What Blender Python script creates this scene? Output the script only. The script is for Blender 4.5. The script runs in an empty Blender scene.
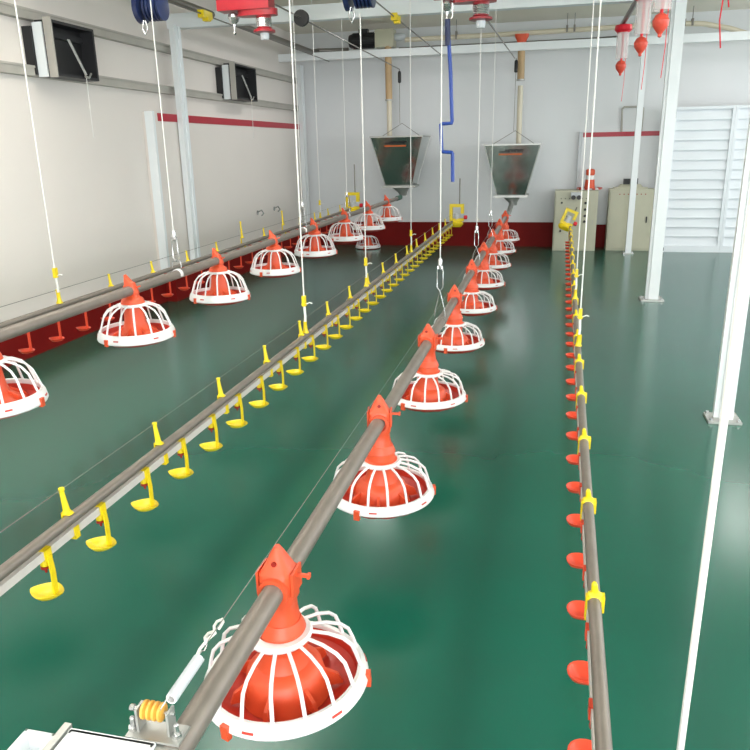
import bpy, bmesh, math, random
from mathutils import Vector, Matrix
random.seed(4)
R = math.radians
scene = bpy.context.scene
col = scene.collection
CAMH = 1.42

# ------------------------------------------------------------------ materials
def mat(name, rgb, rough=.5, metal=0., spec=.5, var=0., vscale=6., bump=0., bscale=40., alpha=None, trans=0., coat=0.):
    m = bpy.data.materials.new(name); m.use_nodes = True
    nt = m.node_tree; b = nt.nodes['Principled BSDF']
    lin = [((c/255)/12.92 if c/255 <= .04045 else ((c/255+.055)/1.055)**2.4) for c in rgb]
    b.inputs['Base Color'].default_value = (*lin, 1)
    b.inputs['Roughness'].default_value = rough
    b.inputs['Metallic'].default_value = metal
    b.inputs['Specular IOR Level'].default_value = spec
    if trans: b.inputs['Transmission Weight'].default_value = trans
    if coat: b.inputs['Coat Weight'].default_value = coat
    if alpha is not None: b.inputs['Alpha'].default_value = alpha
    if var or bump:
        tc = nt.nodes.new('ShaderNodeTexCoord')
    if var:
        n = nt.nodes.new('ShaderNodeTexNoise'); n.inputs['Scale'].default_value = vscale; n.inputs['Detail'].default_value = 5
        nt.links.new(tc.outputs['Object'], n.inputs['Vector'])
        r = nt.nodes.new('ShaderNodeValToRGB')
        r.color_ramp.elements[0].position = .3; r.color_ramp.elements[1].position = .7
        r.color_ramp.elements[0].color = (*[max(0, c*(1-var)) for c in lin], 1)
        r.color_ramp.elements[1].color = (*[min(1, c*(1+var)) for c in lin], 1)
        nt.links.new(n.outputs['Fac'], r.inputs['Fac']); nt.links.new(r.outputs['Color'], b.inputs['Base Color'])
    if bump:
        n2 = nt.nodes.new('ShaderNodeTexNoise'); n2.inputs['Scale'].default_value = bscale; n2.inputs['Detail'].default_value = 3
        nt.links.new(tc.outputs['Object'], n2.inputs['Vector'])
        bp = nt.nodes.new('ShaderNodeBump'); bp.inputs['Strength'].default_value = bump; bp.inputs['Distance'].default_value = .02
        nt.links.new(n2.outputs['Fac'], bp.inputs['Height']); nt.links.new(bp.outputs['Normal'], b.inputs['Normal'])
    return m

M = dict(
    floor=mat('floor_epoxy', (12, 88, 71), .21, spec=.55, var=.10, vscale=.9, bump=.05, bscale=1.6),
    wall=mat('wall_panel', (226, 219, 213), .45, var=.015, vscale=1.3),
    wallb=mat('wall_back_panel', (222, 224, 226), .45, var=.015, vscale=1.3),
    ceil=mat('ceiling_panel', (240, 234, 220), .6, var=.015, vscale=.8),
    redband=mat('red_skirting', (116, 16, 14), .6, spec=.15, var=.08, vscale=3),
    stripe=mat('red_stripe', (176, 28, 48), .4, var=.04),
    pwhite=mat('painted_white_steel', (232, 236, 238), .35, var=.02),
    galv=mat('galvanised_steel', (172, 172, 168), .38, .55, var=.06, vscale=14),
    galvpipe=mat('dull_galvanised_pipe', (134, 125, 117), .45, .4, var=.08, vscale=18),
    hop=mat('bright_hopper_sheet', (168, 172, 170), .13, 1., var=.03, vscale=5, bump=.03, bscale=5),
    rail=mat('grey_wall_rail', (178, 174, 166), .5, .2, var=.05),
    steel=mat('bright_steel', (205, 205, 205), .25, .9),
    white=mat('white_plastic', (228, 226, 226), .4, spec=.4),
    orange=mat('orange_plastic', (218, 82, 46), .42, var=.03, vscale=20),
    pan=mat('red_orange_pan_plastic', (190, 52, 36), .4, var=.05, vscale=20),
    rcup=mat('red_cup_plastic', (220, 72, 44), .42),
    yellow=mat('yellow_plastic', (236, 208, 24), .38, var=.04, vscale=30),
    redring=mat('dark_red_rubber', (150, 30, 20), .4),
    black=mat('black_plastic', (22, 22, 24), .45),
    dark=mat('dark_steel', (44, 44, 46), .5, .3),
    shutg=mat('shutter_white', (226, 231, 236), .4, var=.01),
    cream=mat('cream_enamel', (186, 184, 162), .4, var=.03),
    beige=mat('cream_tube', (214, 205, 184), .4, var=.03),
    tan=mat('tan_sleeve', (186, 156, 116), .5, var=.05),
    navy=mat('navy_paint', (26, 38, 76), .35, var=.1, vscale=25),
    blue=mat('blue_paint', (40, 70, 150), .35),
    redp=mat('red_gear_paint', (138, 20, 30), .3, var=.08, vscale=20),
    ltpipe=mat('pale_pvc', (206, 199, 194), .4),
    rope=mat('white_rope', (232, 230, 226), .8),
    cable=mat('steel_cable', (120, 116, 110), .4, .6),
    amber=mat('amber_roller', (226, 170, 74), .35, var=.05, vscale=40),
    olabel=mat('orange_label', (200, 96, 40), .5),
    clear=mat('clear_plastic', (250, 246, 246), .08, spec=.5, alpha=.28),
    glass=mat('window_glass', (240, 246, 250), .03, trans=1.),
    pinkred=mat('scarlet_plastic', (224, 30, 50), .35),
    coral=mat('coral_float', (226, 84, 66), .4, var=.1, vscale=30),
    ltgrey=mat('light_grey_plastic', (196, 200, 204), .4),
    conc=mat('outside_concrete', (176, 172, 164), .8, var=.06, vscale=2),
)
lm = bpy.data.materials.new('fill_tube'); lm.use_nodes = True  # glow for the diffusers of the added fill lamps
lb = lm.node_tree.nodes['Principled BSDF']
lb.inputs['Emission Color'].default_value = (1, .98, .95, 1); lb.inputs['Emission Strength'].default_value = 6
M['fill_lamp'] = lm

# ------------------------------------------------------------------ mesh collector
class MB:
    def __init__(s): s.bm = bmesh.new()
    def loops(s, rings, cap=True, close=False):
        vs = [[s.bm.verts.new(p) for p in r] for r in rings]
        n = len(vs[0]); k = len(vs)
        for i in range(k if close else k-1):
            a = vs[i]; b = vs[(i+1) % k]
            for j in range(n):
                s.bm.faces.new((a[j], a[(j+1) % n], b[(j+1) % n], b[j]))
        if cap and not close:
            s.bm.faces.new(list(reversed(vs[0]))); s.bm.faces.new(vs[-1])
        return s
    def box(s, x0, x1, y0, y1, z0, z1, mtx=None):
        r = [[(x0, y0, z), (x1, y0, z), (x1, y1, z), (x0, y1, z)] for z in (z0, z1)]
        if mtx is not None: r = [[mtx @ Vector(p) for p in q] for q in r]
        return s.loops(r)
    def tube(s, pts, r, n=8, cap=True, close=False):
        pts = [Vector(p) for p in pts]; rings = []
        rr = r if isinstance(r, (list, tuple)) else [r]*len(pts)
        up = None
        for i, p in enumerate(pts):
            if close: d = pts[(i+1) % len(pts)]-pts[i-1]
            elif i == 0: d = pts[1]-p
            elif i == len(pts)-1: d = p-pts[i-1]
            else: d = (pts[i+1]-p).normalized()+(p-pts[i-1]).normalized()
            d.normalize()
            if up is None:
                up = Vector((0, 0, 1)) if abs(d.z) < .9 else Vector((1, 0, 0))
            a = d.cross(up)
            if a.length < 1e-4: a = d.orthogonal()
            a.normalize(); b = a.cross(d).normalized(); up = b
            rings.append([p+a*math.cos(t)*rr[i]+b*math.sin(t)*rr[i] for t in [2*math.pi*k/n for k in range(n)]])
        return s.loops(rings, cap, close)
    def lathe(s, prof, n=32, mtx=None, cap=True, close=False, off=(0, 0)):
        rings = [[Vector((off[0]+r*math.cos(2*math.pi*k/n), off[1]+r*math.sin(2*math.pi*k/n), z)) for k in range(n)] for r, z in prof]
        if mtx is not None: rings = [[mtx @ p for p in q] for q in rings]
        return s.loops(rings, cap, close)
    def loft(s, secs, n=20, mtx=None, cap=True):
        # (z, hx, hy, exponent, cx, cy) superellipse sections
        rings = []
        for z, hx, hy, e, cx, cy in secs:
            q = []
            for k in range(n):
                t = 2*math.pi*k/n; c, si = math.cos(t), math.sin(t)
                q.append(Vector((cx+hx*math.copysign(abs(c)**(2/e), c), cy+hy*math.copysign(abs(si)**(2/e), si), z)))
            rings.append(q)
        if mtx is not None: rings = [[mtx @ p for p in q] for q in rings]
        return s.loops(rings, cap)
    def build(s, name, m, parent=None, smooth=True, loc=None):
        bmesh.ops.remove_doubles(s.bm, verts=s.bm.verts, dist=1e-6)
        bmesh.ops.recalc_face_normals(s.bm, faces=s.bm.faces)
        if smooth:
            for f in s.bm.faces: f.smooth = True
            for e in s.bm.edges:
                if len(e.link_faces) == 2 and e.calc_face_angle(0) > R(35): e.smooth = False
        me = bpy.data.meshes.new(name); s.bm.to_mesh(me); s.bm.free()
        me.materials.append(M[m] if isinstance(m, str) else m)
        o = bpy.data.objects.new(name, me); col.objects.link(o)
        if parent: o.parent = parent
        if loc: o.location = loc
        return o

def tag(o, label=None, cat=None, group=None, kind=None):
    if label: o['label'] = label
    if cat: o['category'] = cat
    if group: o['group'] = group
    if kind: o['kind'] = kind
    return o
def empty(name, loc, label, cat, group=None, rot=(0, 0, 0)):
    o = bpy.data.objects.new(name, None); o.empty_display_size = .05; col.objects.link(o)
    o.location = loc; o.rotation_euler = rot
    return tag(o, label, cat, group)
def kids(o): return [c for c in bpy.data.objects if c.parent == o]
def copy_tree(o, parent=None):
    c = o.copy(); col.objects.link(c)
    if parent: c.parent = parent
    for k in kids(o): copy_tree(k, c)
    return c
def struct(o, label=None, cat=None): return tag(o, label, cat, kind='structure')
ORD = ['first', 'second', 'third', 'fourth', 'fifth', 'sixth', 'seventh', 'eighth', 'ninth', 'tenth', 'eleventh', 'twelfth',
       'thirteenth', 'fourteenth', 'fifteenth', 'sixteenth', 'seventeenth', 'eighteenth', 'nineteenth', 'twentieth']
def Mx(p): return Matrix.Translation(Vector(p))
AX_X = Matrix.Rotation(R(90), 4, 'Y')      # lathe axis onto X
AX_Y = Matrix.Rotation(R(-90), 4, 'X')     # lathe axis onto Y

# ------------------------------------------------------------------ room
XL, XR, YB, YF, ZC = -3.68, 5.6, 11.0, -4.0, 3.0
struct(MB().box(XL-.1, XR+.1, YF-.1, YB+.1, -.12, 0).build('floor', 'floor', smooth=False), 'glossy green epoxy floor of the poultry house', 'floor')
struct(MB().box(XL-.1, XR+.1, YF-.1, YB+.1, ZC, ZC+.12).build('ceiling', 'ceil', smooth=False), 'pale cream panelled ceiling', 'ceiling')
struct(MB().box(XL-.1, XL, YF, YB, 0, ZC).build('wall_left', 'wall', smooth=False), 'off-white panelled side wall with ventilation boxes', 'wall')
struct(MB().box(XL-.1, XR+.1, YB, YB+.1, 0, ZC).build('wall_back', 'wallb', smooth=False), 'white end wall behind the feed hoppers', 'wall')
# right wall with four window openings
wr = MB()
wins = [(-3.2, -.6), (.4, 3.0), (4.0, 6.6), (7.6, 10.2)]
wr.box(XR, XR+.1, YF, YB, 0, .7); wr.box(XR, XR+.1, YF, YB, 2.6, ZC)
ys = [YF]+[v for w in wins for v in w]+[YB]
for a, b in zip(ys[0::2], ys[1::2]): wr.box(XR, XR+.1, a, b, .7, 2.6)
struct(wr.build('wall_right', 'wall', smooth=False))
for i, (a, b) in enumerate(wins, 1):
    fr = MB()
    for y in (a, (a+b)/2-.02, b-.04): fr.box(XR+.02, XR+.07, y, y+.04, .7, 2.6)
    for z in (.7, 2.56): fr.box(XR+.02, XR+.07, a, b, z, z+.04)
    w = struct(fr.build('window_%d' % i, 'pwhite', smooth=False))
    MB().box(XR+.04, XR+.046, a+.03, b-.03, .73, 2.57).build('pane', 'glass', w, smooth=False)
# wall behind the camera, with a wide opened door
wf = MB(); wf.box(XL-.1, -2.0, YF-.1, YF, 0, ZC); wf.box(3.6, XR+.1, YF-.1, YF, 0, ZC); wf.box(-2.0, 3.6, YF-.1, YF, 2.7, ZC)
struct(wf.build('wall_front', 'wall', smooth=False))
# red skirting
struct(MB().box(XL, XL+.05, YF, 6.52, 0, .23).box(XL, XL+.16, 6.52, YB-.01, 0, .23).build('baseboard_left', 'redband', smooth=False), 'dark red skirting band along the side wall', 'skirting')
struct(MB().box(XL, 1.5, YB-.03, YB, 0, .345).build('baseboard_back', 'redband', smooth=False), 'dark red skirting band along the end wall', 'skirting')
# low white panel with a red top stripe along the left wall
t1 = struct(MB().box(XL, XL+.10, 6.5, YB-.01, .23, 1.77).build('trim_1', 'wall', smooth=False), 'raised white wall panel with a red top stripe, left wall', 'wall panel')
MB().box(XL+.10, XL+.108, 6.60, YB-.02, 1.695, 1.765).build('stripe', 'stripe', t1, smooth=False)
MB().box(XL+.03, XL+.112, 6.49, 6.53, .23, 1.78).build('edge_post', 'pwhite', t1, smooth=False)
t2 = struct(MB().box(.40, 1.5, YB-.05, YB, .32, 1.56).build('trim_2', 'wallb', smooth=False), 'raised white wall panel with a red top stripe, behind the cabinets', 'wall panel')
MB().box(.44, 1.5, YB-.058, YB-.05, 1.50, 1.56).build('stripe', 'stripe', t2, smooth=False)
MB().box(.385, .43, YB-.065, YB, 0, 1.57).build('edge_post', 'ltgrey', t2, smooth=False)

# ------------------------------------------------------------------ steelwork
def column(x, y, h, w, label):
    e = empty('steel_column', (x, y, 0), label, 'column', 'white steel columns')
    m = MB(); d = w*.62; t = .010
    m.box(-w/2+.026 if w > .09 else -w/2, w/2, -d/2, d/2, .012, h).box(-w/2, -w/2+.026, -d/2+.022, d/2-.004, .012, h)
    m.build('shaft', 'pwhite', e, smooth=False)
    MB().box(-w*.9, w*.9, -w*.8, w*.8, 0, .012).build('base_plate', 'galv', e, smooth=False)
    b = MB()
    for sx in (-1, 1):
        for sy in (-1, 1): b.lathe([(.009, .012), (.009, .024)], 6, Mx((sx*w*.72, sy*w*.62, 0)))
    b.build('anchor_bolts', 'steel', e, smooth=False)
    return e
column(.965, 3.97, 2.56, .092, 'white steel column nearest the camera at the right edge')
column(1.0, 7.2, 2.56, .115, 'middle white steel column in front of the louvred shutter')
column(1.085, 10.33, 2.56, .075, 'farthest white steel column in front of the cream cabinets')
def ibeam(name, y, z0, h, label, x0=XL, x1=XR):
    m = MB(); w = h*.8
    m.box(x0, x1, y-w/2, y+w/2, z0, z0+h)
    return tag(m.build(name, 'pwhite', smooth=False), label, 'beam', 'white roof beams')
ibeam('roof_beam', 7.2, 2.56, .13, 'nearer white roof beam across the top of the photo')
ibeam('roof_beam', 10.33, 2.565, .095, 'farther white roof beam above the feed hoppers')
ibeam('roof_beam', 5.02, 2.60, .13, 'white roof beam that carries the winches')
ibeam('roof_beam', 4.0, 2.56, .13, 'white roof beam above the nearest column')
for z, lab in ((1.955, 'lower grey rail along the left wall under the vent boxes'), (2.33, 'upper grey rail along the left wall above the vent boxes')):
    m = MB(); m.box(XL, XL+.06, YF+.02, YB-.02, z, z+.07).box(XL+.06, XL+.068, YF+.02, YB-.02, z+.055, z+.07)
    tag(m.build('wall_rail', 'rail', smooth=False), lab, 'rail', 'rails on the left wall')
for y, lab, w in ((7.02, 'light grey wall post standing in front of the striped panel', .10), (10.78, 'light grey wall post in the far left corner', .10)):
    e = empty('wall_post', (XL+.16, y, 0), lab, 'post', 'posts along the left wall')
    MB().box(-.05, .0, -w/2, w/2, 0.305, 2.56).box(0, .012, -w/2-.015, -w/2+.03, 0.305, 2.56).box(0, .012, w/2-.03, w/2+.015, 0.305, 2.56).build('shaft', 'pwhite', e, smooth=False)
    MB().box(-.05, .03, -w*.7, w*.7, 0.30, .312).build('base_plate', 'galv', e, smooth=False)
# conduit tray high on the left, turning along the end wall
tag(MB().tube([(-3.2, 1.0, 2.65), (-3.2, 5, 2.65), (-3.2, 10.3, 2.67), (-3.16, 10.46, 2.70), (-3.0, 10.52, 2.70), (-2.75, 10.54, 2.70)], .032, 10).build('conduit', 'cable'), 'dark grey conduit running back under the ceiling and turning at the far corner', 'conduit')
tag(MB().tube([(-2.05, 10.55, 2.69), (.5, 10.55, 2.69), (.77, 10.55, 2.70)], .014, 8).build('conduit', 'cable'), 'thin dark pipe lying behind the farther roof beam', 'conduit')

# ventilation boxes on the left wall
def vent(y0, y1, z0, z1, label):
    e = empty('vent_box', (XL, y0, z0), label, 'vent', 'black vent boxes on the left wall')
    L = y1-y0; H = z1-z0; D = .22
    f = MB(); t = .02
    f.box(.07, D, 0, L, 0, t).box(.09, D, 0, L, H-t, H).box(.09, D, 0, t, t, H-t).box(.09, D, L-t, L, t, H-t)
    f.build('frame', 'dark', e, smooth=False)
    MB().box(.09, .11, t, L-t, t, H-t).build('back_panel', 'black', e, smooth=False)
    MB().box(D-.055, D+.005, -.012, .003, -.01, H+.015).build('side_flange', 'rail', e, smooth=False)
    MB().box(.075, .15, -.013, .0, -.005, H-.015).build('side_panel', 'pwhite', e, smooth=False)
    MB().box(.0, .073, -.03, -.0, .01, H-.04).build('side_gasket', 'black', e, smooth=False)
    MB().box(D-.12, D-.09, t, L-t, H-.1, H-.06).build('flap', 'dark', e, smooth=False)
    a = MB(); a.tube([(D-.03, L*.42, H*.72), (D+.015, L*.62, .03)], .006, 6).tube([(D-.03, L*.45, H*.72), (D+.015, L*.645, .03)], .006, 6)
    a.tube([(D+.015, L*.6, .02), (D+.02, L*.68, .01), (D+.015, L*.76, .045)], .008, 6)
    a.build('flap_lever', 'galv', e)
    MB().tube([(D+.015, L*.63, .02), (D+.012, L*.63, -.42)], .0022, 6).build('pull_cord', 'rope', e)
    return e
vent(5.0, 5.52, 1.955, 2.325, 'larger black vent box with an open flap, near end of the left wall')
vent(8.22, 8.86, 1.975, 2.345, 'smaller-looking far black vent box beside the corner post')

# ------------------------------------------------------------------ feeder pans
def feeder(kind):
    e = empty('feeder_pan', (0, 0, 0), 'x', 'feeder pan')
    near = kind == 'low'
    zr = .106 if near else .138           # height of the grill ring above the rim
    n = 40
    # dish
    d = MB()
    prof = [(.158, .004), (.163, -.006), (.158, -.026), (.140, -.040), (.108, -.050), (.02, -.050), (.001, -.050),
            (.001, -.042), (.02, -.042), (.104, -.042), (.134, -.032), (.150, -.018), (.154, .004)]
    rings = []
    for r, z in prof:
        ring = []
        for k in range(56):
            t = 2*math.pi*k/56
            rad = r*(1+.02*math.cos(14*t)) if .1 < r < .159 and z < -.02 else r
            ring.append((rad*math.cos(t), rad*math.sin(t), z))
        rings.append(ring)
    d.loops(rings, cap=False, close=False)
    d.build('pan_dish', 'pan', e)
    # rim band
    rb = MB().lathe([(.1555, .013), (.164, .014), (.172, .004), (.177, -.012), (.1745, -.016), (.164, -.014), (.1555, -.004)], 56, cap=False, close=True)
    rim = rb.build('rim', 'white', e)
    for k in range(6):
        t = 2*math.pi*(k+.35)/6; mk = MB(); ra = []
        for q in range(5):
            a0 = t+q*.035; z0, z1 = -.0035, .0005
            p = lambda r, z: (r*math.cos(a0), r*math.sin(a0), z)
            ra.append([p(.1760, z0), p(.1744, z1), p(.1712, z1), p(.1728, z0)])
        mk.loops(ra); mk.build('slot', 'pan', rim, smooth=False)
    for k in range(3):
        m_ = Matrix.Rotation(R(-112)+2*math.pi*k/3, 4, 'Z')
        MB().box(.170, .182, -.009, .009, -.030, .002, m_).build('rim_clip', 'orange', e, smooth=False)
    # grill : ring and bars
    g = MB(); nb = 16 if near else 14
    g.lathe([(.046, zr-.004), (.066, zr-.006), (.068, zr), (.064, zr+.006), (.046, zr+.007)], 40, cap=False, close=True)
    for k in range(nb):
        t = 2*math.pi*(k+.5)/nb; c, s_ = math.cos(t), math.sin(t)
        if near: path = [(.062, zr), (.100, zr-.008), (.130, zr-.022), (.147, zr-.040), (.154, zr-.062), (.163, .008)]
        else: path = [(.058, zr), (.088, zr-.007), (.118, zr-.024), (.138, zr-.050), (.150, zr-.085), (.164, .008)]
        g.tube([(r*c, r*s_, z) for r, z in path], .0042 if near else .0044, 6)
    g.build('grill', 'white', e)
    # inner cone with fins
    c = MB()
    if near:
        c.lathe([(.096, -.041), (.090, -.028), (.086, -.010), (.080, .020), (.070, .030), (.056, .036), (.047, .060), (.047, zr+.004)], 32, cap=False)
        for k in range(7):
            m_ = Matrix.Rotation(2*math.pi*k/7+.2, 4, 'Z')
            r0 = [[m_ @ Vector(p) for p in ((.075, y, -.036), (.122, y, -.030), (.112, y, -.006), (.075, y, .014))] for y in (-.004, .004)]
            c.loops(r0)
    else:
        c.lathe([(.122, -.038), (.108, -.014), (.082, .002), (.060, .020), (.050, .050), (.044, .10), (.040, zr+.003)], 32, cap=False)
        for k in range(7):
            m_ = Matrix.Rotation(2*math.pi*k/7+.2, 4, 'Z')
            r0 = [[m_ @ Vector(p) for p in ((.06, y, -.034), (.128, y, -.034), (.110, y, -.002), (.058, y, .03))] for y in (-.003, .003)]
            c.loops(r0)
    c.build('feed_cone', 'orange', e)
    # drop tube and pipe housing
    h = MB()
    if near:
        h.lathe([(.047, zr-.002), (.056, zr+.004), (.058, zr+.014), (.050, zr+.018), (.049, zr+.040), (.052, zr+.043), (.050, zr+.050), (.042, zr+.068)], 32)
        h.loft([(zr+.064, .040, .040, 2.2, 0, 0), (zr+.090, .034, .034, 3, 0, 0), (.216, .032, .031, 4, 0, 0), (.226, .037, .034, 5, 0, 0),
                (.292, .037, .034, 5, 0, 0), (.298, .032, .030, 4, 0, 0), (.334, .014, .016, 3, 0, 0), (.348, .006, .009, 2, 0, 0)], 24)
        pz = .258
        h.lathe([(.0245, -.045), (.033, -.045), (.033, .045), (.0245, .045)], 24, Mx((0, 0, pz)) @ AX_Y, cap=False, close=True)
        h.box(-.041, -.036, -.028, .028, .245, .298); h.box(.036, .041, -.028, .028, .245, .298)
        hh = h.build('pipe_housing', 'orange', e)
        MB().box(.040, .068, -.004, .004, .281, .287).box(.064, .070, -.006, .006, .279, .289).build('slide_pin', 'orange', hh, smooth=False)
        MB().lathe([(.0055, 0), (.0055, .004)], 12, Mx((0, -.0225, .318)) @ AX_Y @ Matrix.Rotation(R(180), 4, 'X')).build('top_eye', 'redring', hh)
    else:
        pz = .192
        h.lathe([(.045, zr-.022), (.052, zr-.018), (.058, zr-.012), (.054, zr+.003), (.050, zr+.012), (.036, zr+.020), (.026, zr+.03)], 28)
        tl = Mx((0, 0, pz)) @ Matrix.Rotation(R(-18), 4, 'Y')
        h.loft([(-.050, .025, .024, 3, 0, 0), (-.030, .022, .022, 4, 0, 0), (-.026, .0285, .022, 5, 0, 0), (.028, .0285, .020, 5, 0, 0),
                (.034, .020, .018, 4, 0, 0), (.064, .009, .013, 3, 0, 0), (.078, .005, .008, 2, 0, 0)], 20, tl)
        hh = h.build('pipe_housing', 'orange', e)
        MB().box(.030, .052, -.004, .004, .0, .006, tl).build('slide_pin', 'orange', hh, smooth=False)
    return e

X_L2, X_L1 = -.519, -1.938
ZUP = .006
P_LOW = feeder('low'); P_HIGH = feeder('high')
N2F = 9
for i in range(N2F):
    o = P_LOW if i == 0 else copy_tree(P_LOW)
    o.location = (X_L2+.003*i, 1.28+i+[0, -.02, .01, .01, .01, 0, -.01, 0, .03][i], .276+.0035*i)
    for k in kids(o):
        if not k.name.startswith('pipe_housing'): k.scale = (1.05, 1.05, 1); k.location.z = ZUP+(.022 if i == 0 else 0); k.rotation_euler.y = R(-3 if i == 0 else 0)
    o.rotation_euler = (0, 0, R([0, 9, -7, 14, 3, -11, 6, 0, 9][i]))
    if i == 0: lab = 'largest orange feeder pan with white grill, nearest the camera on the centre pipe'
    elif i == N2F-1: lab = 'farthest orange feeder pan on the centre pipe, just below the right hopper'
    else: lab = 'orange feeder pan in a white grill, %s from the camera on the centre pipe' % ORD[i]
    tag(o, lab, group='feeder pans on the centre feed pipe')
for i in range(8):
    o = P_HIGH if i == 0 else copy_tree(P_HIGH)
    y = [2.15, 3.15, 4.13, 5.1, 6.1, 7.1, 8.1, 9.1][i]
    for k in kids(o):
        if not k.name.startswith('pipe_housing'): k.scale = (1.05, 1.05, 1.5 if k.name.startswith('rim') and 'clip' not in k.name else 1); k.location.z = -.016
    o.location = (X_L1, y, .590+(.004 if i % 2 else 0))
    o.rotation_euler = (R([0, 1, -1, 0, 1, 0, -1, 0][i]), 0, R([0, 4, -6, 10, 2, -5, 6, 0][i]))
    if i == 0: lab = 'orange feeder pan with white grill cut off by the left edge of the photo'
    elif i == 7: lab = 'smallest orange feeder pan at the far end of the left pipe, below the left hopper'
    else: lab = 'orange feeder pan in a white grill, %s from the left edge on the left pipe' % ORD[i]
    tag(o, lab, group='feeder pans on the left feed pipe')
sp = copy_tree(P_HIGH); sp.location = (-2.55, 10.6, .052); sp.rotation_euler = (0, 0, .3)
tag(sp, 'spare feeder pan standing on the green floor against the red skirting', 'feeder pan'); del sp['group']
for k in kids(sp):
    if k.name.startswith('pipe_housing'):
        for q in kids(k): bpy.data.objects.remove(q)
        bpy.data.objects.remove(k)

# feed pipes
def pipe_z1(y): return .786-.002*(y-2)
fp = empty('feed_pipe', (X_L2, .8, .534), 'dull grey feed pipe running back through the centre row of orange pans', 'feed pipe', 'round steel feed pipes', rot=(.0035, 0, -.003))
MB().lathe([(.0235, 0), (.0235, 9.15), (.018, 9.15), (.018, 0)], 24, AX_Y, cap=False, close=True).build('tube', 'galvpipe', fp)
MB().lathe([(.029, 8.95), (.029, 9.16)], 20, AX_Y).build('end_collar', 'galv', fp)
MB().tube([(0, 9.12, 0), (.01, 9.22, .02), (.03, 9.40, .10)], .034, 14).build('inlet_elbow', 'galv', fp)
j = MB()
for yy in (2.95, 5.95): j.lathe([(.0265, yy-.05), (.0265, yy+.05)], 20, AX_Y)
j.build('joint_sleeves', 'galvpipe', fp)
fp = empty('feed_pipe', (X_L1, 1.0, pipe_z1(1.0)), 'dull grey feed pipe running back through the left row of orange pans', 'feed pipe', 'round steel feed pipes', rot=(-.002, 0, 0))
MB().lathe([(.0235, 0), (.0235, 9.0), (.018, 9.0), (.018, 0)], 24, AX_Y, cap=False, close=True).build('tube', 'galvpipe', fp)
MB().lathe([(.032, 8.75), (.032, 8.98)], 20, AX_Y).build('end_collar', mat('dull_green', (70, 110, 96), .5), fp)

# ------------------------------------------------------------------ drinker cups and lines
def cup(colour, rnd=False, drop=0.):
    e = empty('drinker_cup', (0, 0, 0), 'x', 'drinker cup')
    s = MB()
    s.box(-.016, .016, -.013, .013, -.016, -.0125).box(-.016, -.0125, -.013, .013, -.0125, .016).box(.0125, .016, -.013, .013, -.0125, .016).box(-.016, .016, -.013, .013, .0125, .016)
    s.build('saddle_clip', colour, e, smooth=False)
    MB().lathe([(.010, -.015), (.0115, -.020), (.0115, -.034), (.008, -.038)], 14).build('nipple_body', colour, e)
    MB().lathe([(.006, -.036), (.0125, -.037), (.0125, -.043), (.004, -.045), (.003, -.056)], 14).build('nipple_ring', 'redring', e)
    a = MB()
    a.loops([[(.014, -.008, -.004), (.019, -.008, -.004), (.019, .008, -.004), (.014, .008, -.004)],
             [(.018, -.009, -.05), (.022, -.009, -.05), (.022, .009, -.05), (.018, .009, -.05)],
             [(.016, -.008, -.118-drop), (.022, -.008, -.118-drop), (.022, .008, -.118-drop), (.016, .008, -.118-drop)]])
    a.build('arm', colour, e, smooth=False)
    c = MB(); cx = -.008 if not rnd else -.012
    q = 1.0 if not rnd else 1.5
    c.loft([(-.132, .014, .012, 2*q, cx, 0), (-.128, .030, .026, 1.8*q, cx, 0), (-.117, .046/q**.5, .037, 1.5*q, cx, 0), (-.112, .050/q**.6, .040, 1.45*q, cx, 0),
            (-.1125, .045/q**.6, .036, 1.5*q, cx, 0), (-.120, .030, .024, 1.8*q, cx, 0), (-.127, .012, .010, 2*q, cx, 0)], 20)
    dd = c.build('dish', colour, e); dd.location.z = -drop
    return e
CY, CL, CO = cup('yellow'), cup('rcup', drop=.026), cup('rcup', True)
def spike(colour='yellow', short=False):
    m = MB()
    if short:
        m.box(-.018, .018, -.011, .011, -.018, -.013).box(-.018, -.0135, -.011, .011, -.013, .045)
        m.loft([(.040, .020, .016, 4, .004, 0), (.052, .017, .013, 3, .003, 0), (.058, .009, .008, 2, .002, 0), (.078, .007, .007, 2, 0, 0), (.084, .004, .004, 2, 0, 0)], 12)
        m.box(.018, .026, -.012, .012, .008, .050)
        return m
    m.box(-.017, .017, -.010, .010, -.022, -.013).box(-.0205, -.0155, -.010, .010, -.018, .055).box(.0125, .0165, -.010, .010, -.018, .013).box(-.0205, .004, -.010, .010, .050, .055)
    m.loft([(.050, .016, .012, 4, -.006, 0), (.060, .010, .009, 2, -.008, 0), (.095, .0075, .0075, 2, -.012, 0), (.115, .0065, .0065, 2, -.014, 0), (.120, .0085, .0085, 2, -.014, 0), (.126, .008, .008, 2, -.014, 0)], 12)
    return m
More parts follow.
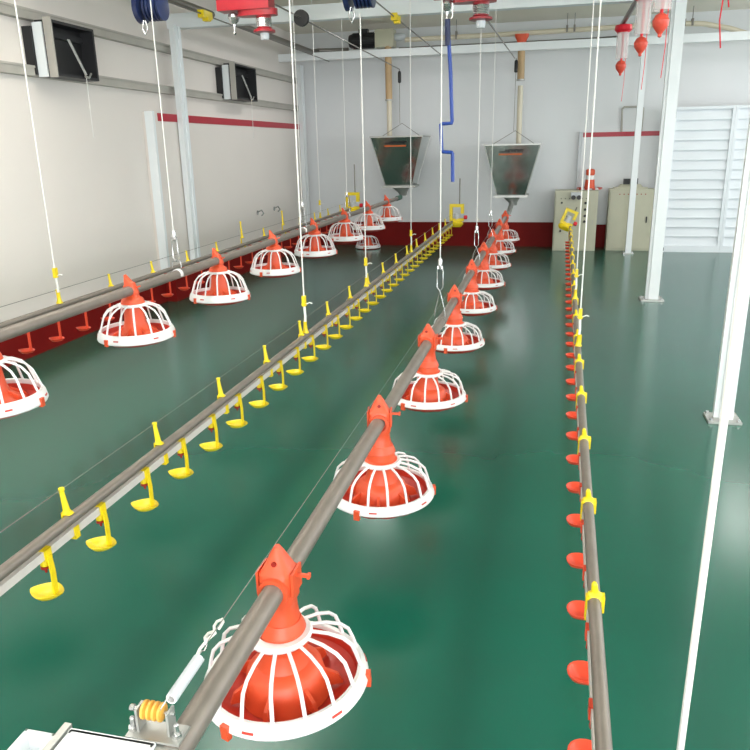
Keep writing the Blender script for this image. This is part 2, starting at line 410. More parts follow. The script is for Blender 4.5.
def line(name_label, x0, y0, z0, x1, y1, z1, proto, cups_y, clip_y, cupword, lineword, shift=0., wire=True, first=True, long_at=(), short=False):
    L = math.dist((x0, y0, z0), (x1, y1, z1))
    yaw = -math.atan2(x1-x0, y1-y0); pit = math.atan2(z1-z0, y1-y0)
    e = empty('drinker_line', (x0, y0, z0), name_label, 'drinker line', 'long drinker pipe lines', rot=(pit, 0, yaw))
    wp = MB(); wp.box(-.0118, .0118, 0, L, -.0118, .0118); wp.build('water_pipe', 'ltpipe', e, smooth=False)
    sp_ = MB(); rings = []
    for yy in (0, L): rings.append([(shift+.0155*math.cos(t), yy, .034+.0155*math.sin(t)) for t in [2*math.pi*k/20 for k in range(20)]])
    sp_.loops(rings); sp_.build('support_tube', 'galvpipe', e)
    me = None
    for y in clip_y:
        if me is None:
            o = spike(short=short).build('pipe_clip', 'yellow', e, smooth=False); me = o.data
            o['label'] = 'yellow spiked clip'
        else:
            o = bpy.data.objects.new('pipe_clip', me); col.objects.link(o); o.parent = e; o['label'] = 'yellow spiked clip'
        o.location = (shift*.5, (y-y0), 0)
        if any(abs(y-q) < .3 for q in long_at): o.scale = (1, 1, 1.9)
    if wire:
        MB().tube([(-.014, -.1, .122), (-.014, L, .122)], .0014, 6).build('guard_wire', 'cable', e)
    for i, y in enumerate(cups_y):
        f = (y-y0)/(y1-y0)
        o = copy_tree(proto)
        o.location = (x0+(x1-x0)*f, y, z0+(z1-z0)*f); o.rotation_euler = (0, 0, yaw)
        if i < 16: lab = '%s drip cup under the %s, %s from the camera end' % (cupword, lineword, ORD[i])
        else: lab = 'small %s drip cup in the far crowded stretch of the %s' % (cupword, lineword)
        tag(o, lab, group='%s drip cups under the %s' % (cupword, lineword))
    return e, yaw
Y2 = [1.2+.25*i for i in range(33)]
line('middle drinker line, white and grey pipes with yellow cups, crossing from lower left', -1.24, .9, .425, -1.19, 9.62, .447, CY, [1.446+.25*(i-1) for i in range(34)], [1.57+.5*i for i in range(16)], 'yellow', 'middle drinker line')
line('left drinker line with orange-red cups close along the left wall', -2.69, 2.3, .552, -2.55, 9.62, .608, CL, [2.52+.25*i for i in range(28)], [3.08+.51*i for i in range(13)], 'orange-red', 'left drinker line', long_at=(6.15, 7.16))
line('right drinker line, grey tube with red cups running straight back at right', .134, .55, .326, .290, 9.55, .395, CO, [1.02+.25*i for i in range(34)], [1.6+.5*i for i in range(16)], 'red', 'right drinker line', shift=.005, wire=False, short=True)
for p in (CY, CL, CO):
    for k in kids(p): bpy.data.objects.remove(k)
    bpy.data.objects.remove(p)

# yellow end regulators
def regulator(loc, tilt, tube_h, label, s=1.):
    e = empty('water_regulator', loc, label, 'regulator', 'yellow regulators at the far line ends', rot=(0, tilt, 0))
    m = MB(); w, h, t, d = .092*s, .11*s, .038*s, .035
    z = .02
    m.box(-w, w, -d, d, z, z+t).box(-w, w, -d, d, z+2*h-t, z+2*h).box(-w, -w+t, -d, d, z+t, z+2*h-t).box(w-t, w, -d, d, z+2*h*.45, z+2*h-t)
    m.build('body_frame', 'yellow', e, smooth=False)
    MB().loft([(-.05, .06, .06, 3, 0, 0), (-.02, .085, .08, 3, 0, 0), (.0, .085, .08, 3, 0, 0), (.022, .05, .05, 3, 0, 0)], 20).build('base', 'yellow', e)
    MB().lathe([(.03, .04), (.038, .05), (.038, .12), (.02, .135)], 20).build('pressure_chamber', 'ltgrey', e)
    MB().lathe([(.018, 0), (.026, .006), (.026, .04), (.012, .045)], 14, Mx((w+.0, 0, .07)) @ AX_X).build('knob', 'pinkred', e)
    MB().tube([(.035, 0, z+2*h-.01), (.035+tube_h*math.tan(-tilt)*0, 0, z+2*h+tube_h)], .008, 8).build('breather_tube', 'cable', e)
    return e
regulator((-1.14, 9.72, .46), 0, .32, 'yellow regulator frame at the far end of the middle drinker line')
regulator((-2.535, 9.72, .615), 0, .36, 'yellow regulator frame at the far end of the left drinker line')
regulator((.235, 9.66, .43), R(22), .05, 'tilted yellow regulator frame in front of the left cabinet', .88)

# ------------------------------------------------------------------ hanging ropes
def hanger(x, y, zt, zb, label, kind, group, z_pipe=None, top=None, hookgap=.2):
    e = empty('hanging_rope', (x, y, zb), label, 'rope', group)
    tx = top if top else (0, 0, zt-zb)
    if kind == 'nipple':
        MB().tube([(0, 0, .17), tx], .0038, 6).build('cord', 'rope', e)
        a = MB(); a.box(-.009, .009, -.012, .012, .145, .20); a.box(-.014, .014, -.006, .006, .15, .158)
        a.build('cord_adjuster', 'yellow', e, smooth=False)
        MB().tube([(0, 0, .15), (.003, 0, .09), (0, 0, .05)], .007, 6).tube([(0, 0, .15), (.03, 0, .165), (.045, 0, .16)], .0035, 6).build('cord_tail', 'rope', e)
        MB().loft([(.0, .018, .014, 4, 0, 0), (.02, .012, .010, 2, 0, 0), (.055, .009, .009, 2, 0, 0), (.062, .011, .011, 2, 0, 0)], 12).build('pipe_hook', 'yellow', e)
    else:
        g = hookgap
        MB().tube([(0, 0, g+.13), tx], .0028, 6).build('cord', 'rope', e)
        k = MB(); k.lathe([(.008, g+.08), (.011, g+.09), (.011, g+.13), (.006, g+.14)], 12)
        k.box(-.014, .014, -.008, .008, g+.085, g+.10)
        k.build('cord_clamp', 'steel', e)
        lk = MB(); lk.tube([(-.014, 0, g+.08), (-.016, 0, g-.01), (0, 0, g-.03), (.016, 0, g-.01), (.014, 0, g+.08), (0, 0, g+.09)], .0028, 6, close=True)
        lk.build('chain_link', 'steel', e)
        v = MB(); v.tube([(-.027, 0, .035), (-.024, 0, .07), (0, 0, g-.028), (.024, 0, .07), (.027, 0, .035)], .003, 6)
        v.build('hook_wire', 'steel', e)
        s_ = MB(); pts = [(.030*math.cos(t), .0, .030*math.sin(t)) for t in [R(-20+220*q/10) for q in range(11)]]
        s_.loops([[(x_*1.0, -.012, z_) for x_, _, z_ in pts]+[(x_*.82, -.012, z_*.82) for x_, _, z_ in reversed(pts)],
                  [(x_*1.0, .012, z_) for x_, _, z_ in pts]+[(x_*.82, .012, z_*.82) for x_, _, z_ in reversed(pts)]])
        s_.build('pipe_saddle', 'white', e)
    return e
G1 = 'white cords that carry the drinker lines'; G2 = 'white cords that carry the feed pipes'
n2z = lambda y: .425+(y-.9)*.0025+.050; n2x = lambda y: -1.24+(y-.9)*.0057
for y, l in ((3.62, 'tallest white cord with a yellow adjuster, on the middle drinker line nearest the camera'),
             (4.98, 'white cord with a yellow adjuster, second from the camera on the middle drinker line'),
             (6.72, 'white cord with a yellow adjuster, third from the camera on the middle drinker line')):
    hanger(n2x(y), y, 3.0, n2z(y), l, 'nipple', G1, top=(0, 0, (2.24 if y == 4.98 else 3.0)-n2z(y)))
hanger(-2.665, 3.58, 3.0, .612, 'white cord on the left drinker line nearest the left edge of the photo', 'nipple', G1)
hanger(-2.575, 8.35, 3.0, .648, 'thin faint cord at the far end of the left drinker line', 'nipple', G1)
for y, l in ((3.87, 'white cord with a yellow adjuster nearest the camera on the right drinker line'),
             (5.1, 'thin white cord second from the camera on the right drinker line')):
    hanger(.134+(y-.55)*.0173+.005, y, 3.0, .326+(y-.55)*.0077+.05, l, 'nipple', G1)
for y, l in ((3.73, 'white cord and steel hook nearest the camera on the centre feed pipe'),
             (5.75, 'white cord and steel hook second from the camera on the centre feed pipe'),
             (7.18, 'white cord and steel hook farthest back on the centre feed pipe')):
    hanger(X_L2, y, 3.0, .534, l, 'feeder', G2, hookgap=.2 if y < 5 else .16)
for y, l in ((3.62, 'white cord and steel hook on the left feed pipe in front of the striped panel'),
             (5.8, 'thin cord and steel hook second from the camera on the left feed pipe'),
             (7.2, 'thin cord and steel hook farthest back on the left feed pipe')):
    hanger(X_L1, y, 3.0, pipe_z1(y), l, 'feeder', G2, hookgap=.1)
tag(MB().tube([(.352, 1.44, .02), (.354, 1.44, 1.25), (.356, 1.44, 3.0)], .0080, 8).build('hanging_rope', 'rope'), 'thick white rope hanging close to the camera at the lower right', 'rope')

# guard wire and tensioner of the centre line
tag(MB().tube([(-.531, .96, .617), (-.527, 1.5, .620), (-.522, 9.7, .620)], .0009, 6).build('guard_wire', 'cable'), 'thin steel wire strung over the centre row of feeder pans', 'wire')
ts = empty('tension_spring', (-.530, .94, .611), 'white tension spring with wire hooks above the near end of the centre pipe', 'spring')
m = MB(); m.lathe([(.0085, -.105), (.0085, -.008), (.0062, -.008), (.0062, -.105)], 20, AX_Y, cap=False, close=True); m.build('spring_coil', 'white', ts)
rg = MB()
for k in range(44): rg.tube([(.0088*math.cos(t), -.104+.0022*k+.0022*t/(2*math.pi), .0088*math.sin(t)) for t in [2*math.pi*q/12 for q in range(13)]], .0009, 4, cap=False)
rg.build('coil_wire', 'ltgrey', ts)
MB().tube([(0, -.01, .007), (0, .004, .006), (0, .012, 0), (0, .022, .003), (0, .024, .009), (0, .014, .010)], .0012, 6).build('end_hook', 'steel', ts)
MB().tube([(-.004, -.10, .006), (-.006, -.115, .0), (-.012, -.123, -.010)], .0012, 6).build('end_hook', 'steel', ts)
wl = MB()
wl.tube([(-.005, .03, .004), (-.014, .045, .0), (-.016, .062, -.004), (-.008, .070, -.004), (-.002, .06, 0), (-.004, .04, .004), (-.012, .02, -.004), (-.012, -.005, -.012), (-.006, -.02, -.016)], .0028, 8)
wl.tube([(-.003, .06, .002), (-.012, .078, 0), (-.014, .094, -.002), (-.006, .100, 0), (0, .09, .002), (.001, .07, .002)], .0026, 8)
wl.build('cord_knot', 'rope', ts)
br = empty('end_bracket', (-.545, .822, .557), 'galvanised bracket with an amber roller on the near end of the centre pipe', 'bracket')
MB().box(-.050, .040, -.022, .018, .0, .004).build('plate', 'galv', br, smooth=False)
for x in (-.034, .018): MB().box(x-.002, x+.002, -.010, .012, .004, .045).build('ear', 'galv', br, smooth=False)
MB().lathe([(.003, -.040), (.003, .032)], 10, Mx((-.008, .004, .036)) @ AX_X).lathe([(.0055, -.043), (.0055, -.036)], 8, Mx((-.008, .004, .036)) @ AX_X).build('axle', 'steel', br)
rp = []
for q in range(4):
    b = -.020+q*.0095
    rp += [(.0085, b), (.0145, b+.0022), (.0145, b+.0058), (.0085, b+.0085)]
MB().lathe(rp, 24, Mx((-.010, .004, .036)) @ AX_X).build('roller', 'amber', br)
for x in (-.044, .030):
    MB().lathe([(.0045, .004), (.0045, .026), (.003, .028)], 10, Mx((x, -.006, 0))).lathe([(.008, .004), (.008, .010)], 6, Mx((x, -.006, 0))).build('bolt', 'steel', br)
# white open-topped control box in the lower left corner
cb = empty('control_box', (-.607, .705, .378), 'white open-topped metal box cut off by the bottom left corner', 'box')
m = MB(); x0, x1, y0, y1, zt, zb, t = -.080, .064, -.16, .092, .182, .10, .004
m.box(x0, x1, y0, y1, zb, zb+t).box(x0, x0+t, y0, y1, zb, zt).box(x1-t, x1, y0, y1, zb, zt).box(x0, x1, y1-t, y1, zb, zt).box(x0, x1, y0, y0+t, zb, zt)
m.box(x0-.001, x1+.001, y1-t-.004, y1+.002, zt-.006, zt)
m.build('box_shell', 'pwhite', cb, smooth=False)
m = MB(); a0, a1, b1 = -.150, -.098, .078
m.box(a0, a1, y0, b1, zb, zb+t).box(a0, a0+t, y0, b1, zb, zt).box(a1-t, a1, y0, b1, zb, zt).box(a0, a1, b1-t, b1, zb, zt)
m.build('side_compartment', 'pwhite', cb, smooth=False)
MB().box(-.0955, -.0835, y0, .100, zt-.02, zt+.003).build('divider_strip', 'galv', cb, smooth=False)
MB().box(.064, .10, .06, .11, .128, .176).build('mounting_lug', 'galv', cb, smooth=False)

# ------------------------------------------------------------------ hoppers
def hopper(xc, y0, zt, zb, wt, wb, dt, label, lean=0.):
    e = empty('feed_hopper', (xc, y0, zb), label, 'feed hopper', 'galvanised feed hoppers')
    H = zt-zb; t = .004
    outer = [[(-wb/2+lean, -wb/2, 0), (wb/2+lean, -wb/2, 0), (wb/2+lean, wb/2, 0), (-wb/2+lean, wb/2, 0)],
             [(-wt/2, -dt/2, H), (wt/2, -dt/2, H), (wt/2, dt/2, H), (-wt/2, dt/2, H)]]
    inner = [[(x*(1-.02), y*(1-.02), H) for x, y, z in outer[1]], [(lean+(x-lean)*.96, y*.96, .0) for x, y, z in outer[0]]]
    MB().loops([outer[0], outer[1], inner[0], inner[1]], cap=False, close=True).build('bin', 'hop', e, smooth=False)
    f = MB()
    f.box(-wt/2-.006, wt/2+.006, -dt/2-.008, -dt/2+.012, H-.012, H+.006).box(-wt/2-.006, wt/2+.006, dt/2-.012, dt/2+.008, H-.012, H+.006)
    f.box(-wt/2-.008, -wt/2+.012, -dt/2, dt/2, H-.012, H+.006).box(wt/2-.012, wt/2+.008, -dt/2, dt/2, H-.012, H+.006)
    f.build('top_rim', 'galv', e, smooth=False)
    for sx in (-1, 1):
        for sy in (-1, 1):
            MB().tube([(lean+sx*wb/2, sy*wb/2, 0), (sx*wt/2, sy*dt/2, H)], .006, 6).build('corner_seam', 'galv', e)
    MB().box(lean-wb/2-.035, lean+wb/2+.035, -wb/2-.03, wb/2+.03, -.028, .0).build('bottom_flange', 'galv', e, smooth=False)
    MB().loft([(-.14, .045, .06, 3, lean+.03, 0), (-.10, .06, .07, 3, lean+.02, 0), (-.028, .12, .12, 4, lean, 0)], 20).build('boot', 'galv', e)
    # illegible maker's word over an orange stripe, on the sloping front
    def fp_(u, v, out): # u across (-.5..+.5 of width), v up 0..1
        w = wb+(wt-wb)*v; d = wb+(dt-wb)*v
        return Vector((lean*(1-v)+u*w, -d/2-out, H*v))
    def patch(mb, u0, u1, v0, v1, sk=0.):
        mb.loops([[fp_(u0, v0, -.001), fp_(u1, v0, -.001), fp_(u1+sk, v1, -.001), fp_(u0+sk, v1, -.001)],
                  [fp_(u0, v0, .004), fp_(u1, v0, .004), fp_(u1+sk, v1, .004), fp_(u0+sk, v1, .004)]])
    w = MB(); u = -.14
    for k, (bw, st) in enumerate([(.045, 0), (.030, 0), (.050, 1), (.046, 0), (.050, 1), (.044, 0), (.048, 1)]):
        patch(w, u, u+.016, .845, .905, .006); patch(w, u+bw-.016, u+bw, .845, .905, .006)
        patch(w, u, u+bw, .888 if st else .868, .905 if st else .884, .004)
        u += bw+.006
    patch(w, -.25, -.13, .85, .866)
    w.build('lettering', 'black', e, smooth=False)
    s_ = MB(); patch(s_, -.26, .20, .795, .825); s_.build('label_stripe', 'olabel', e, smooth=False)
    b = MB(); b.tube([(-wt/2+.08, 0, H), (0.02, 0, H+.17), (wt/2-.08, 0, H)], .004, 6); b.box(-wt/2, wt/2, -.008, .008, H-.01, H+.004)
    b.build('lifting_bail', 'cable', e)
    return e
hopper(-1.975, 10.24, 1.555, .92, .70, .37, .66, 'left galvanised feed hopper reflecting the green floor, under the black motor')
hopper(-.470, 10.24, 1.425, .785, .71, .37, .60, 'right galvanised feed hopper reflecting the green floor, under the orange funnel')
for x, zb, zt, lab, cap_ in ((-2.15, 1.25, 2.70, 'left cream drop tube with a tan sleeve above the left hopper', 0), (-.405, 1.15, 2.64, 'right cream drop tube with a tan sleeve above the right hopper', 1)):
    e = empty('drop_tube', (x, 10.36 if not cap_ else 10.36, zb), lab, 'tube', 'cream drop tubes above the hoppers')
    MB().tube([(0, 0, 0), (-.005, 0, 1.0)], .035, 16).build('lower_tube', 'beige', e)
    MB().tube([(-.005, 0, .78 if not cap_ else 1.07), (-.01, 0, zt-zb)], .046, 16).build('sleeve', 'tan', e)
    z = .78 if not cap_ else 1.07
    MB().lathe([(.054, z-.01), (.054, z+.01)], 16, off=(-.005, 0)).build('sleeve_clamp', 'galv', e)
    if cap_:
        MB().loft([(zt-zb-.03, .048, .048, 2, -.01, 0), (zt-zb+.05, .062, .055, 3, -.01, 0), (zt-zb+.09, .085, .065, 4, -.01, 0), (zt-zb+.12, .09, .07, 4, -.01, 0)], 20).build('funnel', 'orange', e)
# fill auger, gearbox and motor
au = empty('fill_auger', (-2.1, 10.42, 2.745), 'cream auger pipe along the end wall above the beam, bending down at right', 'auger pipe')
MB().tube([(.16, 0, .03), (1.7, 0, .035), (3.0, 0, .05), (3.55, 0, .055), (3.85, 0, .035), (4.15, 0, -.03), (4.5, 0, -.15), (4.9, 0, -.34), (5.3, 0, -.6)], .030, 14).build('auger_tube', 'beige', au)
for x in (.75, .84, 2.24, 2.33, 3.63, 3.72):
    MB().box(x-.012, x+.012, -.036, .036, .005 if x < 1 else .02, .10).box(x-.004, x+.004, -.004, .004, .10, .24).build('pipe_hanger', 'cable', au, smooth=False)
gm = empty('auger_drive', (-2.2, 10.42, 2.69), 'dark auger motor with a cream gearbox at the far end of the ceiling', 'motor')
MB().box(-.13, .12, -.10, .10, -.0, .22).build('gearbox', 'cream', gm, smooth=False)
m = MB().lathe([(.075, -.50), (.088, -.47), (.09, -.15), (.09, -.13)], 24, Mx((0, 0, .10)) @ AX_X)
for k in range(12):
    a = 2*math.pi*k/12
    m.box(-.45, -.16, -.005, .005, .085, .1, Mx((0, 0, .10)) @ Matrix.Rotation(a, 4, 'X'))
m.build('motor_body', 'dark', gm)
MB().box(-.36, -.24, -.05, .05, .18, .24).build('terminal_box', 'dark', gm, smooth=False)
MB().lathe([(.04, .12), (.05, .14), (.05, .2), (.032, .27)], 16, Mx((0, 0, .125)) @ AX_X).build('outlet_flange', 'ltgrey', gm)

# ------------------------------------------------------------------ winches on the Y=5 beam
def red_winch(x, label):
    e = empty('cable_winch', (x, 5.0, 2.605), label, 'winch', 'winches under the beam')
    MB().box(-.30, .06, -.06, .06, -.31, -.20).box(-.05, .09, -.05, .05, -.20, -.0).build('gear_housing', 'redp', e, smooth=False)
    MB().loft([(-.345, .135, .055, 3, -.04, 0), (-.305, .135, .055, 3, -.04, 0)], 24).build('mounting_flange', 'redp', e)
    MB().lathe([(.055, -.345), (.048, -.36), (.048, -.42), (.056, -.428), (.072, -.432), (.072, -.445), (.03, -.45)], 24).build('drum', 'redp', e)
    w = MB()
    for k in range(6): w.lathe([(.050, -.362-.009*k), (.0525, -.3665-.009*k), (.050, -.371-.009*k)], 20, cap=False)
    w.build('cable_wraps', 'steel', e)
    MB().lathe([(.03, -.45), (.03, -.475), (.024, -.49)], 16).build('shaft_end', 'ltgrey', e)
    MB().lathe([(.01, -.315), (.034, -.325), (.04, -.345), (.03, -.37), (.012, -.385), (.006, -.42), (.012, -.44), (.004, -.452)], 16, off=(-.21, 0)).build('drive_eye', 'steel', e)
    return e
red_winch(-1.875, 'red winch with a spool, upper left, between the two blue winches')
red_winch(-.455, 'red winch with a spool at the top centre, beside the blue crank rod')
def blue_winch(x, label):
    e = empty('cable_winch', (x, 4.97, 2.60), label, 'winch', 'winches under the beam')
    MB().lathe([(.05, -.095), (.10, -.090), (.10, -.058), (.05, -.055)], 24, Mx((0, 0, -.25)) @ AX_X).build('side_wheel', 'navy', e)
    m = MB(); pr_ = []
    for k in range(5): pr_ += [(.068, -.03+.025*k), (.088, -.026+.025*k), (.088, -.012+.025*k), (.068, -.008+.025*k)]
    m.lathe(pr_, 24, Mx((0, 0, -.25)) @ AX_X); m.build('drum', 'navy', e)
    MB().box(-.05, .085, -.05, .05, -.2, 0).build('bracket', 'navy', e, smooth=False)
    MB().tube([(-.055, -.02, -.33), (-.07, -.02, -.38), (-.05, -.02, -.42), (-.03, -.02, -.38), (-.045, -.02, -.33)], .005, 6).build('shackle', 'steel', e)
    return e
blue_winch(-2.66, 'navy blue winch at the top left above the striped panel')
blue_winch(-1.215, 'navy blue winch at the top, left of the blue crank rod')
cr = empty('crank_rod', (-.655, 4.96, 2.16), 'long blue crank handle rod hanging from the ceiling winch', 'crank')
MB().tube([(0, 0, 0), (.022, 0, -.30), (.035, 0, -.585), (.03, 0, -.60), (-.03, 0, -.602), (-.038, 0, -.61), (-.030, 0, -.765), (-.022, 0, -.775), (.032, 0, -.78), (.040, 0, -.79), (.044, 0, -.965)], .0125, 8).build('rod', 'blue', cr)
MB().tube([(-.001, 0, .01), (.003, 0, -.14)], .018, 10).build('top_sleeve', 'navy', cr)
MB().tube([(-.03, 0, .10), (-.03, 0, .02), (0, 0, .0), (.03, 0, .02), (.03, 0, .10)], .004, 6).build('hook', 'steel', cr)

# long cables under the ceiling
def cable(p0, p1, label, beads, r=.006):
    e = empty('ceiling_cable', p0, label, 'cable', 'steel cables under the ceiling')
    d = Vector(p1)-Vector(p0)
    MB().tube([(0, 0, 0), tuple(d)], r, 6).build('wire', 'cable', e)
    for f, colr, nm in beads:
        q = d*f
        if nm == 'cable_clamp': MB().box(q.x-.028, q.x+.028, q.y-.09, q.y+.09, q.z-.03, q.z+.03).box(q.x-.015, q.x+.04, q.y-.03, q.y+.03, q.z-.05, q.z-.02).build(nm, colr, e, smooth=False)
        else: MB().lathe([(.02, -.02), (.06, -.018), (.05, 0), (.06, .018), (.02, .02)], 20, Mx(q) @ AX_Y).build(nm, colr, e)
cable((-1.426, 4.2, 2.545), (-1.426, 10.33, 2.545), 'steel cable with a yellow clamp near the top centre', [(.49, 'yellow', 'cable_clamp')])
cable((-1.942, 5.2, 2.4), (-1.985, 10.24, 2.4), 'steel cable with a black pulley leading to the left hopper', [(.165, 'black', 'pulley')])
cable((-2.97, 4.2, 2.545), (-2.97, 10.33, 2.545), 'steel cable with a yellow clamp at the upper left', [(.374, 'yellow', 'cable_clamp')])
cable((-.42, 5.1, 2.17), (-.49, 10.24, 2.47), 'steel cable running from the red winch to the right hopper', [])
for x, zt, zb, lab in ((-1.985, 2.40, 1.72, 'cord with a black grip lifting the left hopper'), (-.47, 2.47, 1.59, 'cord with a black grip lifting the right hopper')):
    e = empty('lifting_cord', (x, 10.24, zb), lab, 'cord', 'cords that lift the hoppers')
    MB().tube([(0, 0, 0), (.0, 0, .1), (-.0, 0, zt-zb)], .004, 6).build('cord', 'cable', e)
    MB().lathe([(.008, zt-zb-.17), (.022, zt-zb-.16), (.022, zt-zb-.04), (.012, zt-zb-.02)], 12).build('grip', 'black', e)

# clear tubes with red caps hanging in a row at upper right
pp = tag(MB().tube([(.62, 4.6, 2.50), (.62, 8.35, 2.50)], .022, 8).build('hanger_pipe', 'cable'), 'grey pipe under the ceiling that carries the clear red-capped tubes', 'pipe')
for y, lab in ((7.85, 'farthest clear hanging tube with a red cap and coral bulb'), (6.2, 'middle clear hanging tube with a red cap and coral bulb'), (5.15, 'nearest clear hanging tube with a red cap and coral bulb, partly above the frame')):
    e = empty('hanging_tube', (.62, y, 2.478), lab, 'hanging tube', 'clear red-capped tubes in the upper right')
    MB().lathe([(.03, .0), (.075, -.01), (.08, -.05), (.055, -.075), (.045, -.08)], 20).build('cap', 'pinkred', e)
    MB().lathe([(.058, -.05), (.056, -.30), (.054, -.30), (.056, -.05)], 20, cap=False, close=True).build('clear_sleeve', 'clear', e)
    MB().tube([(0, 0, -.07), (.003, 0, -.2), (0, 0, -.33)], .010, 8).build('red_strap', 'pinkred', e)
    MB().lathe([(.006, -.31), (.034, -.325), (.05, -.355), (.046, -.385), (.024, -.415), (.012, -.43), (.012, -.445), (.002, -.45)], 20).build('bulb', 'coral', e)
    MB().tube([(.035, 0, -.05), (.04, .01, -.5), (.03, .01, -.68)], .0025, 5).build('thread', 'pinkred', e)
tag(MB().tube([(1.13, 6, 3.0), (1.12, 6, 2.4), (1.11, 6, 2.22), (1.135, 6, 2.04)], .005, 6).tube([(1.12, 6, 2.42), (1.15, 6, 2.35), (1.16, 6, 2.30)], .005, 6).build('red_string', 'pinkred'), 'thin red string dangling from the ceiling at upper right', 'string')

# ------------------------------------------------------------------ cabinets, shutter
def knob(p, parent, r=.018): MB().lathe([(r, 0), (r, .012), (r*.7, .02)], 14, Mx(p) @ Matrix.Rotation(R(90), 4, 'X')).build('knob', 'black', parent)
c1 = empty('control_cabinet', (.385, 10.67, 0), 'cream control cabinet with a column of black knobs, left of the two', 'cabinet', 'cream control cabinets')
MB().box(-.285, .285, -.10, .22, 0, .81).build('body', 'cream', c1, smooth=False)
MB().box(-.270, .225, -.115, -.10, .02, .79).build('door', 'cream', c1, smooth=False)
for z in (.645, .56, .475, .40): knob((.125, -.115, z), c1)
for z in (.65, .27): knob((-.19, -.115, z), c1, .013)
m = MB()
for k in range(7): m.lathe([(.007, 0), (.007, .008)], 8, Mx((-.2+.055*k, -.115, .705)) @ Matrix.Rotation(R(90), 4, 'X'))
m.build('indicator_lights', 'dark', c1)
MB().box(-.075, .06, -.17, -.115, .735, .79).build('beacon_base', 'ltgrey', c1, smooth=False)
MB().lathe([(.028, 0), (.03, .03)], 14, Mx((-.042, -.17, .725)) @ Matrix.Rotation(R(90), 4, 'X')).lathe([(.028, 0), (.03, .03)], 14, Mx((.03, -.17, .725)) @ Matrix.Rotation(R(90), 4, 'X')).build('beacon_lens', 'black', c1)
MB().box(.225, .231, -.122, -.115, .35, .42).build('door_handle', 'galv', c1, smooth=False)
c2 = empty('control_cabinet', (1.11, 10.70, 0), 'wider cream control cabinet behind the farthest column', 'cabinet', 'cream control cabinets')
MB().box(-.29, .29, -.06, .2, .0, .82).build('body', 'cream', c2, smooth=False)
MB().box(-.272, .272, -.075, -.06, .03, .79).build('door', 'cream', c2, smooth=False)
m = MB()
for k in range(7): m.lathe([(.008, 0), (.008, .008)], 8, Mx((-.16+.055*k, -.075, .755)) @ Matrix.Rotation(R(90), 4, 'X'))
m.build('indicator_lights', 'redring', c2)
MB().box(.20, .215, -.09, -.075, .38, .46).build('door_handle', 'dark', c2, smooth=False)
tp = empty('electric_switch', (1.09, 10.77, .82), 'black switch gear on a pale bracket on top of the wider cabinet', 'switch')
MB().box(-.22, .22, -.06, .06, 0, .018).loft([(.018, .17, .03, 4, 0, 0), (.06, .13, .02, 4, 0, 0)], 16).build('bracket', 'cream', tp, smooth=False)
MB().box(-.09, -.01, -.05, .05, .06, .13).box(.01, .09, -.05, .05, .06, .135).build('switch_body', 'black', tp, smooth=False)
fc = empty('feeder_sample', (.555, 10.72, .812), 'spare orange feeder cone with a white band standing on the left cabinet', 'feeder part')
MB().lathe([(.06, 0), (.155, .004), (.160, .016), (.150, .024), (.06, .020)], 36).build('dish', 'white', fc)
m = MB()
for k in range(10): m.box(.142, .166, -.02, .02, .006, .030, Matrix.Rotation(2*math.pi*k/10, 4, 'Z'))
m.build('rim_notches', 'pan', fc, smooth=False)
MB().lathe([(.075, .02), (.068, .04), (.060, .135), (.058, .135)], 24).build('cone_base', 'orange', fc)
MB().lathe([(.058, .135), (.050, .19)], 24).build('white_band', 'white', fc)
MB().loft([(.19, .05, .05, 2, 0, 0), (.205, .06, .045, 4, 0, 0), (.265, .058, .045, 4, 0, 0), (.275, .03, .03, 2, 0, 0)], 20).build('cone_top', 'orange', fc)
# louvred shutter
def shutter(x0, x1, label, slats):
    w = x1-x0
    e = empty('louvred_shutter', (x0, 10.60, 0), label, 'shutter', 'white louvred shutters')
    f = MB(); H = 1.84
    f.box(0, .035, -.06, .26, 0, H).box(w-.035, w, -.06, .26, 0, H).box(.0351, w-.0351, -.0595, .26, 0, .085).box(.0351, w-.0351, -.0595, .26, H-.035, H)
    f.build('frame', 'shutg', e, smooth=False)
    s_ = MB(); p = (H-.035-.085)/slats
    for k in range(slats):
        z = .085+k*p
        s_.loops([[(.035, -.045, z), (.035, -.038, z-.002), (.035, -.012, z+p*1.03), (.035, -.019, z+p*1.03)], [(w-.035, -.045, z), (w-.035, -.038, z-.002), (w-.035, -.012, z+p*1.03), (w-.035, -.019, z+p*1.03)]])
        s_.box(.035, w-.035, -.050, -.020, z-.004, z+.006)
    s_.build('louvre_slats', 'shutg', e, smooth=False)
    MB().box(.03, w-.03, .08, .10, .08, H-.03).build('backing', 'shutg', e, smooth=False)
    return e
sh = shutter(1.525, 2.26, 'white louvred shutter panel right of the middle column', 14)
MB().box(-.0, .035, -.085, -.06, .02, .06).build('corner_foot', 'black', sh, smooth=False)
MB().box(-.0, .03, -.08, -.06, 1.70, 1.82).build('latch', 'dark', sh, smooth=False)
shutter(2.262, 3.0, 'second white louvred shutter panel, cut by the right edge', 14)
tag(MB().tube([(.94, 10.97, 1.56), (.925, 10.95, 1.85), (.95, 10.95, 1.875), (1.17, 10.95, 1.875), (1.195, 10.95, 1.85), (1.195, 10.97, 1.56)], .013, 8).build('wall_conduit', 'rail'), 'grey arch of conduit on the end wall above the red stripe', 'conduit')
for y in (8.9, 9.5):
    e = empty('wall_hook', (XL+.108, y, .66), 'small bright steel hook on the striped panel, %s of the pair' % ('nearer' if y < 9 else 'farther'), 'hook', 'steel hooks on the striped panel')
    MB().lathe([(.03, 0), (.03, .006)], 12, AX_X).build('plate', 'steel', e)
    MB().tube([(.006, 0, .01), (.05, .02, .03), (.07, .03, -.01), (.04, .03, -.04)], .009, 8).build('hook', 'steel', e)

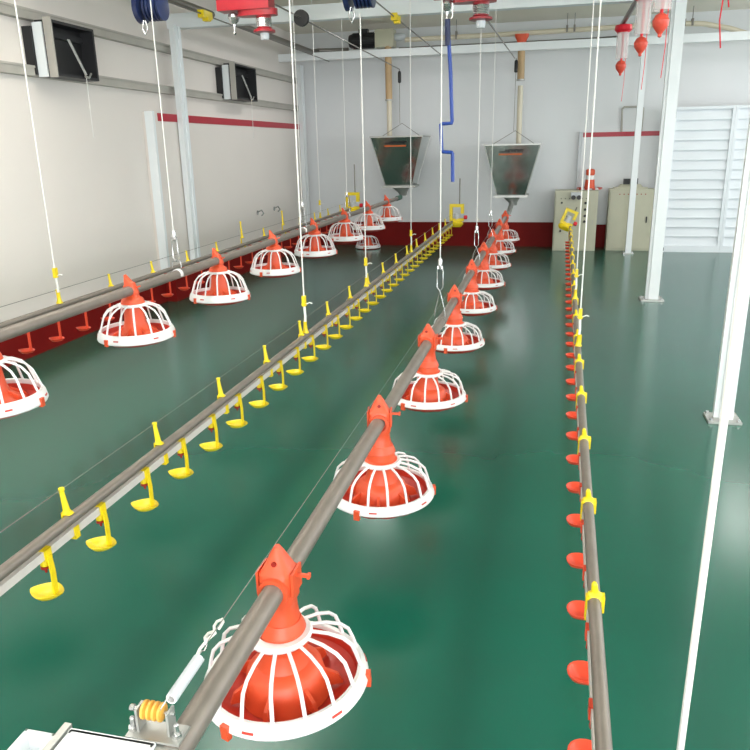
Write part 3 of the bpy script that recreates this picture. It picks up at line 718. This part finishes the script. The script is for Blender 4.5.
# ------------------------------------------------------------------ added fill lamps, unseen above the frame, and daylight
def fill_lamp(x, y):  # unseen fixture added to light the room
    zc = ZC if y > 8 else 2.72
    e = empty('fill_fixture', (x, y, zc), 'x', 'light', 'added fill lights under the ceiling')
    MB().box(-.08, .08, -.6, .6, -.05, 0).build('housing', 'pwhite', e, smooth=False)
    MB().box(-.06, .06, -.58, .58, -.062, -.05).build('diffuser', 'fill_lamp', e, smooth=False)
    l = bpy.data.lights.new('fill_light', 'AREA'); l.shape = 'RECTANGLE'; l.size = .5; l.size_y = 1.2; l.energy = FILL_W; l.color = (1, .985, .96)
    lo = bpy.data.objects.new('fill_light', l); col.objects.link(lo); lo.parent = e; lo.location = (0, 0, -.07)
    if zc < ZC:
        MB().tube([(0, -.5, 0), (0, -.5, ZC-zc)], .004, 6).build('drop_rod', 'steel', e); MB().tube([(0, .5, 0), (0, .5, ZC-zc)], .004, 6).build('drop_rod', 'steel', e)
        l2 = bpy.data.lights.new('ceiling_fill', 'AREA'); l2.shape = 'RECTANGLE'; l2.size = .3; l2.size_y = 1.2; l2.energy = FILL_W*1.6; l2.color = (1, .985, .96)  # upward fill, added to brighten the ceiling
        lo2 = bpy.data.objects.new('ceiling_fill', l2); col.objects.link(lo2); lo2.parent = e; lo2.location = (0, 0, .03); lo2.rotation_euler = (R(180), 0, 0)
    return e
FILL_W = 12
k = 0
for x in (-2.0, 2.4):
    for y in (-.6, 2.0, 4.3, 8.6):
        e = fill_lamp(x, y); side = 'left' if x < 0 else 'right'
        e['label'] = 'added fill light, out of view above the %s side, %s from the entrance' % (side, ORD[k % 4]); k += 1
def sun_area(loc, rot, sx, sy, e, c):
    l = bpy.data.lights.new('daylight', 'AREA'); l.shape = 'RECTANGLE'; l.size = sx; l.size_y = sy; l.energy = e; l.color = c
    o = bpy.data.objects.new('daylight', l); col.objects.link(o); o.location = loc; o.rotation_euler = rot
    return o
for a, b in wins:
    sun_area((XR-.02, (a+b)/2, 1.65), (0, R(90), 0), 1.8, 2.5, 66, (.95, .98, 1))
sun_area((.8, YF+.02, 1.35), (R(-90), 0, R(180)), 5.4, 2.6, 300, (.96, .985, 1))

w = bpy.data.worlds.new('World'); scene.world = w; w.use_nodes = True
nt = w.node_tree; bg = nt.nodes['Background']
bg.inputs['Color'].default_value = (.86, .93, 1, 1); bg.inputs['Strength'].default_value = 1.2

# ------------------------------------------------------------------ camera
cam = bpy.data.cameras.new('camera'); co = bpy.data.objects.new('camera', cam); col.objects.link(co)
co.location = (0, 0, CAMH); co.rotation_euler = (Matrix.Rotation(R(13.186), 4, 'Z') @ Matrix.Rotation(R(90-17.262), 4, 'X') @ Matrix.Rotation(-.02, 4, 'Z')).to_euler()
cam.sensor_width = 36; cam.lens = 732/750*36; cam.clip_start = .02; cam.clip_end = 100
scene.camera = co
vs = scene.view_settings
vs.view_transform = 'Standard'; vs.look = 'None'; vs.gamma = 1; vs.exposure = 0.25; vs.use_curve_mapping = False
